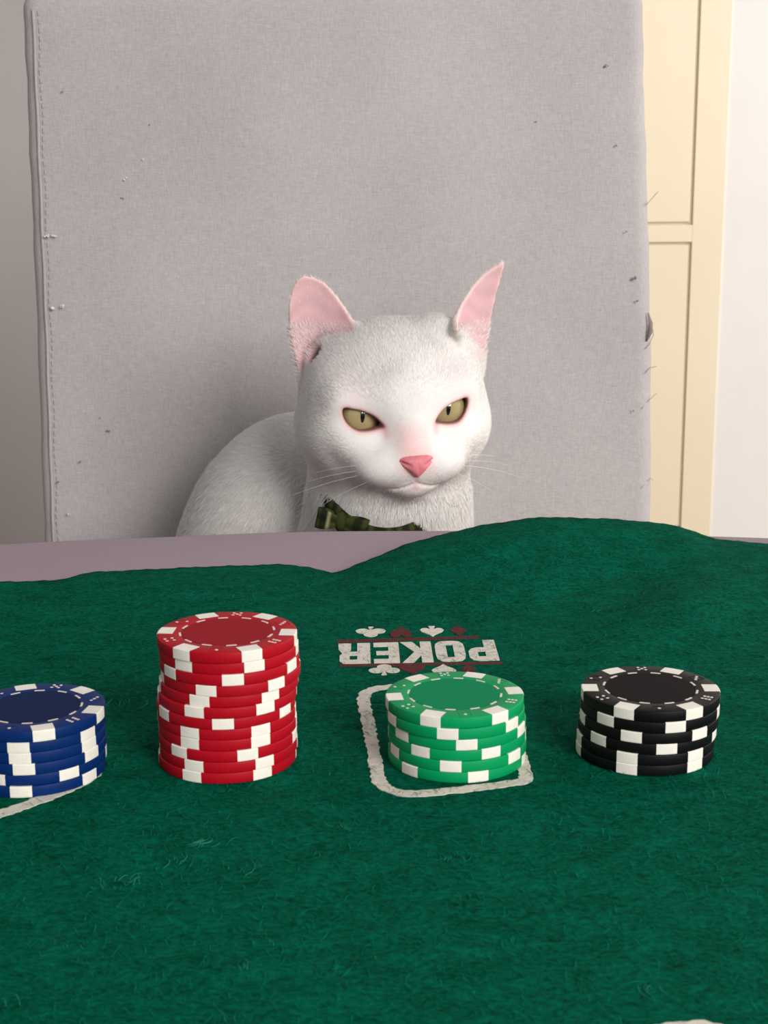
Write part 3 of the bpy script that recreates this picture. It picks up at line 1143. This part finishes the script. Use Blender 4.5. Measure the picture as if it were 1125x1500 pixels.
def head_sdf(L, X, Y, Z):
    d = ell(L, (0, 4, 1), (47, 52, 42))
    d = smin(d, ell(L, (0, 5, 19), (46, 41, 27)), 8)                          # broad flat crown
    for s in (-1, 1):
        d = smin(d, ell(L, (s * 31.5, -5, -11), (22, 34, 24)), 12)             # cheeks
    for s in (-1, 1):
        d = smin(d, ell(L, (s * 34, -16, 9), (12, 19, 15)), 10)                # temples
    d = smin(d, ell(L, (-28, 14, 29), (12, 14, 12)), 10)                       # ear bases
    d = smin(d, ell(L, (28, 3, 32), (14, 15, 12)), 12)
    d = smin(d, ell(L, (0, -27, -16), (25, 22, 17)), 10)                       # upper jaw
    d = smin(d, ell(L, (0, -16, -27), (36, 28, 14)), 14)                       # lower jaw
    d = smin(d, cap(L, (0, -36, 12), (0, -52, -14), 12.5, 8.2), 9)             # bridge of the nose
    for s in (-1, 1):
        d = smin(d, ell(L, (s * 11.5, -43.5, -25.0), (16.5, 13.5, 10.6)), 13)     # whisker pads
        d = smin(d, cap(L, (s * 9, -42, 9.0), (s * 31, -33, 12.5), 3.8, 3.8), 13)   # brows
        d = smin(d, ell(L, (s * 25, -36, -13), (12, 9, 7)), 8)                 # below the eyes
    d = smin(d, ell(L, (0, -41, -36.0), (12, 12, 7.5)), 5)                       # chin
    for e in EARS:
        u, v, w = ear_uvw(X, Y, Z, e)
        pl = e[5](u, v)
        th = 1.15 + 0.03 * np.clip(60 - v, 0, 60)
        wd = np.abs(w) / np.sqrt(1 + (2 * e[4] * np.maximum(np.abs(u - e[6]) - 2, 0)) ** 2) - th
        d = smin(d, smax(pl, wd, 1.6), 5)
    d = smin(d, ell(L, (40, 0, 20), (12, 15, 15)), 8)
    d = smin(d, ell(L, (27, -6, 38), (10, 12, 8)), 9)
    # ear canals
    d = smax(d, -cap((X, Y, Z), (-39, -9, 27), (-35, 6, 17), 5.5, 3.5), 3)
    # mouth line: a shallow crease pressed into the surface along a curve seen from the front
    ml = np.full(d.shape, 1e3, np.float32)
    ax_ = np.abs(L[0])
    for (x0, z0), (x1, z1) in zip(MOUTH[:-1], MOUTH[1:]):
        ex, ez = x1 - x0, z1 - z0
        t = np.clip(((ax_ - x0) * ex + (L[2] - z0) * ez) / (ex * ex + ez * ez), 0, 1)
        wdt = 0.8 - 0.03 * (x0 + t * ex)
        ml = np.minimum(ml, np.hypot(ax_ - x0 - ex * t, L[2] - z0 - ez * t) - wdt)
    d = smax(d, -np.maximum(np.maximum(ml, -(d + 0.55)), L[1] + 34), 0.8)
    # eye openings
    ey = smax(eye_sd(L), L[1] + 20.0, 1.0)
    d = smax(d, -ey, 1.2)
    return d


def body_sdf(P):
    # millimetres, world axes, origin at the head centre
    d = cap(P, (0, 6, -10), (-3, 18, -105), 43, 50)                            # neck
    d = smin(d, ell(P, (-6, 12, -150), (61, 54, 92)), 18)                      # chest
    for s in (-1, 1):
        d = smin(d, cap(P, (-4 + s * 36, 8, -110), (-2 + s * 38, -6, -190), 26, 22), 14)
        d = smin(d, cap(P, (-2 + s * 38, -6, -190), (-2 + s * 34, -16, -296), 21, 14), 12)
        d = smin(d, ell(P, (-2 + s * 34, -26, -301), (17, 25, 11)), 8)         # paws
    b = ell(P, (-55, 84, -151), (85, 74, 132))                                 # back
    b = smin(b, ell(P, (-46, 80, -240), (98, 78, 76)), 30)                     # rump
    for s in (-1, 1):
        b = smin(b, ell(P, (-46 + s * 70, 50, -262), (36, 62, 50)), 16)        # haunches
        b = smin(b, ell(P, (-46 + s * 74, -6, -300), (17, 34, 12)), 10)        # hind paws
    d = smin(d, b, 12)
    t = cap(P, (-110, 130, -292), (-160, 70, -300), 14, 12)
    t = smin(t, cap(P, (-160, 70, -300), (-150, 0, -301), 12, 11), 8)
    t = smin(t, cap(P, (-150, 0, -301), (-110, -40, -302), 11, 8), 8)
    return smin(d, t, 8)


def axis(lo, a, b, c, d_, hi, hc, hm, hf):
    """uneven spacing: coarse outside, medium in a..d_, fine in b..c"""
    seg = []
    def put(p, q, h):
        n = max(1, int(round((q - p) / h)))
        seg.append(np.linspace(p, q, n, endpoint=False))
    put(lo, a, hc)
    put(a, b, hm)
    put(b, c, hf)
    put(c, d_, hm)
    put(d_, hi, hc)
    seg.append(np.array([hi]))
    return np.concatenate(seg).astype(np.float32)


def surface_nets(D, ax, ay, az):
    S = D < 0
    nx, ny, nz = D.shape
    c = np.zeros((nx - 1, ny - 1, nz - 1), np.uint8)
    for i in (0, 1):
        for j in (0, 1):
            for k in (0, 1):
                c += S[i:nx - 1 + i, j:ny - 1 + j, k:nz - 1 + k]
    act = np.argwhere((c > 0) & (c < 8))
    vid = np.full(c.shape, -1, np.int32)
    vid[act[:, 0], act[:, 1], act[:, 2]] = np.arange(len(act))
    acc = np.zeros((len(act), 3))
    cnt = np.zeros(len(act))
    A = (ax, ay, az)
    cor = [(i, j, k) for i in (0, 1) for j in (0, 1) for k in (0, 1)]
    for p in cor:
        for dim in range(3):
            if p[dim]:
                continue
            q = list(p)
            q[dim] = 1
            ip = [act[:, t] + p[t] for t in range(3)]
            iq = [act[:, t] + q[t] for t in range(3)]
            dp, dq = D[ip[0], ip[1], ip[2]], D[iq[0], iq[1], iq[2]]
            m = (dp < 0) != (dq < 0)
            t = np.where(m, dp / (dp - dq + 1e-12), 0)
            for s in range(3):
                a_, b_ = A[s][ip[s]], A[s][iq[s]]
                acc[:, s] += np.where(m, a_ + (b_ - a_) * t, 0)
            cnt += m
    V = acc / cnt[:, None]
    faces = []
    for dim in range(3):
        a = [slice(None)] * 3
        b = [slice(None)] * 3
        a[dim] = slice(0, -1)
        b[dim] = slice(1, None)
        e = np.argwhere(S[tuple(a)] != S[tuple(b)])
        o1, o2 = [t for t in range(3) if t != dim]
        e = e[(e[:, o1] > 0) & (e[:, o2] > 0) & (e[:, o1] < D.shape[o1] - 1) & (e[:, o2] < D.shape[o2] - 1)]
        ins = S[e[:, 0], e[:, 1], e[:, 2]]
        q = []
        for (d1, d2) in ((1, 1), (0, 1), (0, 0), (1, 0)):
            g = e.copy()
            g[:, o1] -= d1
            g[:, o2] -= d2
            q.append(vid[g[:, 0], g[:, 1], g[:, 2]])
        q = np.stack(q, -1)
        fl_ = ins if dim != 1 else ~ins
        q = np.where(fl_[:, None], q, q[:, ::-1])
        faces.append(q)
    return V, np.concatenate(faces)


AX = axis(-190, -72, -42, 58, 80, 92, 4.0, 1.25, 0.85)
AY = axis(-84, -72, -66, -24, 60, 190, 3.0, 1.25, 0.8)
AZ = axis(-318, -78, -46, 86, 90, 96, 4.0, 1.25, 0.9)
GX, GY, GZ = np.meshgrid(AX, AY, AZ, indexing='ij', sparse=True)
D = body_sdf((GX, GY, GZ)).astype(np.float32)
i0, i1 = np.searchsorted(AX, -78), len(AX)
j1 = np.searchsorted(AY, 75)
k0 = np.searchsorted(AZ, -78)
sub = (slice(i0, i1), slice(0, j1), slice(k0, None))
HX, HY, HZ = np.meshgrid(AX[i0:i1], AY[:j1], AZ[k0:], indexing='ij')
Ds = head_sdf(to_local(HX, HY, HZ), HX, HY, HZ)
D[sub] = smin(D[sub], Ds, 9)
# keep the eye openings clear after the blend with the neck
D[sub] = np.maximum(D[sub], -smax(eye_sd(to_local(HX, HY, HZ)), to_local(HX, HY, HZ)[1] + 20, 1.0))
D[:, :, 0] = 1.0
CV, CF = surface_nets(D, AX, AY, AZ)
del D, Ds, GX, GY, GZ


def normals_of(V, F):
    a, b, c, d = (V[F[:, i]] for i in range(4))
    fn = np.cross(c - a, d - b)
    N_ = np.zeros_like(V)
    for i in range(4):
        np.add.at(N_, F[:, i], fn)
    return N_ / (np.linalg.norm(N_, axis=1, keepdims=True) + 1e-9), np.linalg.norm(fn, axis=1) / 2


CN, CA = normals_of(CV, CF)
# tint: white coat, pink skin where the coat is thin
LV = to_local(CV[:, 0], CV[:, 1], CV[:, 2])
LV = np.stack(LV, -1)
WHITE = np.array(srgb(227, 223, 220)[:3])
PINK = np.array(srgb(232, 178, 180)[:3])
EARP = np.array(srgb(210, 164, 168)[:3])
MAUVE = np.array(srgb(236, 218, 220)[:3])
tint = np.tile(WHITE, (len(CV), 1))


def blend(w, col):
    global tint
    tint = tint * (1 - w[:, None]) + np.array(col)[None] * w[:, None]


front = (LV[:, 1] < -10)
for s in (-1, 1):
    g = np.exp(-((LV[:, 0] - s * 27) ** 2 / 120 + (LV[:, 2] - 18) ** 2 / 200)) * front
    blend(0.75 * g, MAUVE)
es = eye_sd((LV[:, 0], LV[:, 1], LV[:, 2]))
w_eye = np.clip(1 - (es - 0.4) / 2.2, 0, 1) * front * (LV[:, 1] < -20)
blend(0.75 * w_eye, srgb(224, 164, 162)[:3])
w_rim = np.clip(1 - np.abs(es) / 0.9, 0, 1) * front * (LV[:, 1] < -20)
blend(0.85 * w_rim, srgb(120, 72, 66)[:3])
w_in = np.exp(-(((np.abs(LV[:, 0]) - 13.5) ** 2) / 5 + (LV[:, 2] + 6.5) ** 2 / 12)) * front
blend(0.6 * w_in, srgb(214, 160, 162)[:3])
w_br = np.exp(-(LV[:, 0] / 9.5) ** 4) * smooth01((LV[:, 2] + 30) / 4) * smooth01((3 - LV[:, 2]) / 11) * (LV[:, 1] < -40)
blend(0.9 * np.clip(w_br, 0, 1), srgb(236, 198, 196)[:3])
w_mouth = np.exp(-((LV[:, 2] + 36.5) ** 2 / 7)) * (np.abs(LV[:, 0]) < 20) * (LV[:, 1] < -44) * np.exp(-(LV[:, 0] / 16) ** 2)
blend(0.3 * w_mouth, srgb(226, 176, 176)[:3])
w_ph = np.exp(-(LV[:, 0] ** 2 / 3)) * (LV[:, 2] < -25) * (LV[:, 2] > -37) * (LV[:, 1] < -50)
blend(0.4 * w_ph, srgb(214, 134, 138)[:3])
ear_in = np.zeros(len(CV))
ear_any = np.zeros(len(CV))
for e, lo in zip(EARS, (23, 28)):
    u, v, w = ear_uvw(CV[:, 0], CV[:, 1], CV[:, 2], e)
    pl = e[5](u, v)
    on = (np.abs(w) < 9) * (pl < 2.0)
    # skin shows inside the cup; the outer, lower side runs further down
    side = np.clip((e[6] - u) * (1 if e[0] < 0 else -1) / 10, -1, 1) * 9
    inn = on * np.clip((w + .2) / .8, 0, 1) * smooth01((v - lo + side) / 8)
    ear_in = np.maximum(ear_in, inn * (pl < -0.3))
    var = 0.5 + 0.5 * np.sin(v * 0.55 + 2.2 * np.sin(u * 0.2) + 0.12 * u * u * 0.1)
    ear_c = EARP[None] * (0.90 + 0.10 * var[:, None])
    tint = tint * (1 - inn[:, None] * .92) + ear_c * inn[:, None] * .92
    deep = on * np.clip((w + .2) / .8, 0, 1) * np.exp(-((v - lo + 2) / 7) ** 2 - ((u - e[6]) / 9) ** 2)
    blend(0.5 * np.clip(deep, 0, 1), srgb(190, 130, 138)[:3])
    rim = on * np.exp(-(pl / 1.1) ** 2) * smooth01((v - 36) / 10)
    blend(rim * 0.55, srgb(250, 226, 216)[:3])
    ear_any = np.maximum(ear_any, on * smooth01((v - 40) / 8))
    # back of the ear: thin coat, blood-warm skin
    blend(on * np.clip((-w - .2) / .8, 0, 1) * smooth01((v - 46) / 10) * 0.4, srgb(240, 206, 192)[:3])

catroot = empty('cat', (float(HC[0]) - .02, float(HC[1]) + .04, SEAT), 'white short-haired cat with pink ears and nose sitting on the grey chair', 'cat')
ro = np.array(catroot.location)
W = CV / 1000.0 + HC - ro
bme = np_mesh('body', W, CF)
set_color(bme, 'tint', tint)
body = link('body', bme, 'body', catroot)


# fur: short tapering ribbons lying along the coat
def fur():
    tri_c = CV[CF].mean(1)
    nrm = CN[CF].mean(1)
    lc = LV[CF].mean(1)
    ein, eany = ear_in[CF].mean(1), ear_any[CF].mean(1)
    es_ = es[CF].mean(1)
    head = smooth01((tri_c[:, 2] + 75) / 40)
    dens = np.where(tri_c[:, 2] > -60, 6.5, 3.0)
    dens *= np.where(nrm[:, 1] > 0.55, 0.25, 1.0)
    dens = np.where(tri_c[:, 2] < -135, 0.12, dens)
    dens *= (1 - np.where(tri_c[:, 2] < 44, 0.75, 0.97) * ein) * (1 - 0.35 * eany)
    dens *= np.clip((es_ - 0.8) / 1.5, 0, 1) ** (1.0 * (lc[:, 1] < -15))
    nosez = np.exp(-(lc[:, 0] ** 2 / 70 + (lc[:, 2] + 17) ** 2 / 90)) * (lc[:, 1] < -38)
    dens *= 1 - 0.85 * np.clip(nosez * 1.3, 0, 1)
    cnt = dens * CA
    n = rng.poisson(cnt)
    fi = np.repeat(np.arange(len(CF)), n)
    N_ = len(fi)
    w = rng.dirichlet((1, 1, 1, 1), N_)
    Pq = CV[CF[fi]]
    P0 = (Pq * w[:, :, None]).sum(1)
    n0 = nrm[fi]
    n0 /= np.linalg.norm(n0, axis=1, keepdims=True) + 1e-9
    l0 = lc[fi]
    # flow: back from the nose on the face, down and back on the body
    fl_ = l0 - np.array([0, -58, -12])
    fl_ /= np.linalg.norm(fl_, axis=1, keepdims=True)
    fl_ = fl_ @ HR.T
    bd = np.tile(np.array([-0.15, 0.5, -1.0]), (N_, 1))
    hb = smooth01((P0[:, 2] + 58) / 40)[:, None]
    t = fl_ * hb + bd * (1 - hb)
    ea = eany[fi][:, None]
    t = t * (1 - ea) + np.array([0, 0.1, 1.0]) * ea
    t += rng.normal(0, 0.11, (N_, 3))
    t -= n0 * (t * n0).sum(1, keepdims=True)
    t /= np.linalg.norm(t, axis=1, keepdims=True) + 1e-9
    ln = 3.2 + 2.2 * smooth01((-l0[:, 1] * -1 - (-20)) / 50)         # longer away from the face
    ln = np.where(P0[:, 2] < -45, 7.5, ln)
    ln *= 1 - 0.5 * eany[fi]
    ln *= 1 - 0.55 * np.exp(-((l0[:, 1] + 55) / 14) ** 2)
    nearE = np.clip((es[CF].mean(1)[fi] - 1) / 8, 0.25, 1)
    ln *= np.where(l0[:, 1] < -15, nearE, 1)
    ln *= rng.uniform(0.65, 1.25, N_)
    up = rng.uniform(0.14, 0.46, N_)[:, None]
    d1 = t + n0 * up * 1.2
    d1 /= np.linalg.norm(d1, axis=1, keepdims=True)
    d2 = t + n0 * up * 0.25
    d2 /= np.linalg.norm(d2, axis=1, keepdims=True)
    s = np.cross(t, n0) + rng.normal(0, 0.25, (N_, 3))
    s /= np.linalg.norm(s, axis=1, keepdims=True) + 1e-9
    wd = (0.11 * rng.uniform(0.7, 1.3, N_))[:, None]
    P0 = P0 - n0 * 0.25
    P1 = P0 + d1 * (ln * 0.5)[:, None]
    P2 = P1 + d2 * (ln * 0.5)[:, None]
    V = np.stack([P0 - s * wd, P0 + s * wd, P1 - s * wd * .8, P1 + s * wd * .8, P2], 1).reshape(-1, 3)
    b = (np.arange(N_) * 5)[:, None]
    F = np.concatenate([b + np.array([[0, 1, 3]]), b + np.array([[0, 3, 2]]), b + np.array([[2, 3, 4]])])
    me = np_mesh('fur', V / 1000 + HC - ro, F)
    tc_ = tint[CF].mean(1)[fi]
    tc_ = tc_ * 0.4 + np.array(srgb(250, 247, 243)[:3]) * 0.6
    tc_ = tc_ * rng.uniform(0.9, 1.0, (N_, 1))
    set_color(me, 'tint', np.repeat(tc_, 5, 0))
    nn = n0 + 0.15 * s * rng.choice([-1, 1], N_)[:, None] + 0.05 * t
    nn /= np.linalg.norm(nn, axis=1, keepdims=True)
    o = link('fur', me, 'fur', catroot)
    me.normals_split_custom_set_from_vertices(np.repeat(nn, 5, 0).tolist())
    tag(o, kind='stuff')
    return N_


NF = fur()
print('cat verts', len(CV), 'strands', NF)

# eyes
ER = 12.0
CAMP = np.array([0, 0, T + .165])


def eye(sgn):
    lc = np.array([sgn * 22.8, -28.4, 1.4])
    c = HR @ lc
    wc = c / 1000 + HC
    # look out through the middle of the lids, towards the viewer
    mid = HR @ np.array([sgn * 23.3, -38.5, 1.9]) / 1000 + HC
    ray = mid - CAMP
    ray /= np.linalg.norm(ray)
    bq = ray @ (CAMP - wc)
    hit = CAMP + ray * (-bq - math.sqrt(bq * bq - ((CAMP - wc) @ (CAMP - wc) - (ER / 1000) ** 2)))
    g = hit - wc
    q = Vector(g).to_track_quat('Z', 'Y')
    bm = bmesh.new()
    bmesh.ops.create_uvsphere(bm, u_segments=48, v_segments=32, radius=ER / 1000)
    me = bpy.data.meshes.new('eye')
    bm.to_mesh(me)
    bm.free()
    o = link('eye', me, 'eye', catroot)
    o.location = Vector(wc - ro)
    o.rotation_euler = q.to_euler()
    # slit pupil
    v, f = [(0, 0, ER * 1.012 / 1000)], []
    for ring in (0.5, 1.0):
        for i in range(28):
            a = 2 * math.pi * i / 28
            x = 1.15 * ring * math.cos(a)
            y = 3.9 * ring * math.sin(a) * (1 - .0 * abs(math.cos(a)))
            z = math.sqrt((ER * 1.012) ** 2 - x * x - y * y)
            v.append((x / 1000, y / 1000, z / 1000))
    for i in range(28):
        k = (i + 1) % 28
        f.append((0, 1 + i, 1 + k))
        f.append((1 + i, 29 + i, 29 + k, 1 + k))
    p = link('pupil', mesh('pupil', v, f), 'pupil', o)
    p.rotation_euler = (0, 0, R(-3))
    tag(o, 'olive yellow eye with a narrow dark pupil')


eye(-1)
eye(1)


# nose leather
def nose():
    ax = np.arange(-13, 13.01, .5, dtype=np.float32)
    ay = np.arange(-70, -48, .5, dtype=np.float32)
    az = np.arange(-34, -12, .5, dtype=np.float32)
    X, Y, Z = np.meshgrid(ax, ay, az, indexing='ij')
    tri = poly2(X, Z, catmull([(-10.2, -18.6), (-6.5, -16.6), (0, -16.2), (6.5, -16.6), (10.2, -18.6), (9.6, -21.6), (5.8, -25.0), (2.0, -29.2), (0, -30.4), (-2.0, -29.2), (-5.8, -25.0), (-9.6, -21.6)], 2)) + 0.6
    d = smax(tri, ell((X, Y, Z), (0, -53, -22.5), (13, 10.6, 10.5)), 3.2)
    for s in (-1, 1):
        d = smax(d, -cap((X, Y, Z), (s * 4.6, -63.5, -22.4), (s * 8.2, -60.0, -20.6), 1.35, 0.9), .8)
    d = smax(d, -cap((X, Y, Z), (0, -64.0, -22), (0, -62.5, -30), .5, .5), .8)
    V, F = surface_nets(d, ax, ay, az)
    V = (HR @ V.T).T / 1000 + HC - ro
    tag(link('nose', np_mesh('nose', V, F), 'nose', catroot), 'pink nose leather')


nose()

# whiskers
for s in (-1, 1):
    for i in range(4):
        a0 = np.array([s * (15 + 2.2 * (i % 3)), -53.0 + 1.5 * (i % 3), -23.0 - 2.6 * i * .7])
        dr = np.array([s * 1.0, 0.42 + .05 * i, 0.10 - .14 * i])
        dr /= np.linalg.norm(dr)
        Lw = 40 + 8 * (i % 3)
        pts = []
        for t in np.linspace(0, 1, 8):
            p = a0 + dr * Lw * t + np.array([0, 5 * t * t, -9 * t * t])
            pts.append(tuple(HR @ p / 1000 + HC - ro))
        link('whisker', tube('whisker', pts, list(np.linspace(.00009, .00003, 8)), 5), 'whisker', catroot)

# ------------------------------------------------------------------ collar
collar = empty('cat_collar', (float(HC[0]), float(HC[1]), T - .05), 'green and black plaid fabric collar with a small bow round the cat neck', 'collar')
co = np.array(collar.location)
OL, DK, CRM = np.array(srgb(64, 72, 32)[:3]), np.array(srgb(12, 15, 13)[:3]), np.array(srgb(178, 176, 130)[:3])


def plaid_col(u, w):
    c = OL.copy()
    if (u % 9.0) < 4.2:
        c = c * .25 + DK * .75
    if 0.28 < w < 0.62:
        c = c * .35 + DK * .65
    if (u % 9.0) > 8.1:
        c = c * .3 + CRM * .7
    return c


def ring_pt(a):
    """collar's path round the neck: low under the chin, higher behind"""
    x = 35.0 * math.sin(a) - 6.0
    y = 8 - 48.5 * math.cos(a)
    z = -67.0 + 26 * (1 - math.cos(a)) - 0.13 * x
    return np.array([x, y, z])


def strap():
    v, f, c = [], [], []
    n, m = 160, 6
    for i in range(n):
        a = 2 * math.pi * i / n
        p = ring_pt(a)
        out = np.array([math.sin(a), -math.cos(a), 0.25])
        out /= np.linalg.norm(out)
        up = np.array([0, 0, 1.0]) - out * out[2]
        for side in (0, 1):
            for j in range(m + 1):
                w = j / m
                q = p + up * (w - .5) * 11 + out * ((1.2 if side == 0 else 0) + .8 * math.sin(math.pi * w) * (1 - side))
                v.append(q / 1000 + HC - co)
                c.append(plaid_col(i * 2.0, w))
    k = 2 * (m + 1)
    for i in range(n):
        q = (i + 1) % n
        for j in range(m):
            f.append((i * k + j, q * k + j, q * k + j + 1, i * k + j + 1))
            f.append((i * k + m + 1 + j, i * k + m + 2 + j, q * k + m + 2 + j, q * k + m + 1 + j))
        f.append((i * k, i * k + m + 1, q * k + m + 1, q * k))
        f.append((i * k + m, q * k + m, q * k + 2 * m + 1, i * k + 2 * m + 1))
    me = mesh('strap', v, f)
    set_color(me, 'plaid', np.array(c))
    link('strap', me, 'plaid', collar)


strap()


def bow_loop(name, c0, length, ang, wid):
    """a flattened loop of cloth standing off the strap"""
    v, f, c = [], [], []
    n, m = 28, 6
    for i in range(n):
        t = 2 * math.pi * i / n
        for j in range(m + 1):
            w = j / m - .5
            lx = length * (1 - math.cos(t)) / 2
            h = 3.6 * math.sin(t) * (.5 + .5 * math.sin(t / 2))
            ww = wid * (0.45 + 0.55 * math.sin(min(math.pi / 2, (1 - math.cos(t)) * .9)))
            x = lx * math.cos(ang) - w * ww * math.sin(ang)
            z = lx * math.sin(ang) + w * ww * math.cos(ang)
            v.append((np.array([c0[0] + x, c0[1] - h - 1.5, c0[2] + z])) / 1000 + HC - co)
            c.append(plaid_col(lx + 20 * (i < n // 2), j / m))
    k = m + 1
    for i in range(n):
        q = (i + 1) % n
        for j in range(m):
            f.append((i * k + j, q * k + j, q * k + j + 1, i * k + j + 1))
    me = mesh(name, v, f)
    set_color(me, 'plaid', np.array(c))
    o = link(name, me, 'plaid', collar)
    o.location = (0, -.003, 0)
    sm = o.modifiers.new('thickness', 'SOLIDIFY')
    sm.thickness = .0006
    return o


BC = ring_pt(R(-38)) + np.array([0, -4, 0])
bow_loop('bow_loop', BC, 13, R(168), 11)
bow_loop('bow_loop', BC, 15, R(-18), 11)
kv = tube('bow_knot', [tuple((BC + np.array([0, -4, z])) / 1000 + HC - co) for z in (-5, -2.5, 0, 2.5, 5)], [.002, .0034, .0038, .0034, .002], 10)
set_color(kv, 'plaid', np.tile(OL * .8, (len(kv.vertices), 1)))
link('bow_knot', kv, 'plaid', collar)
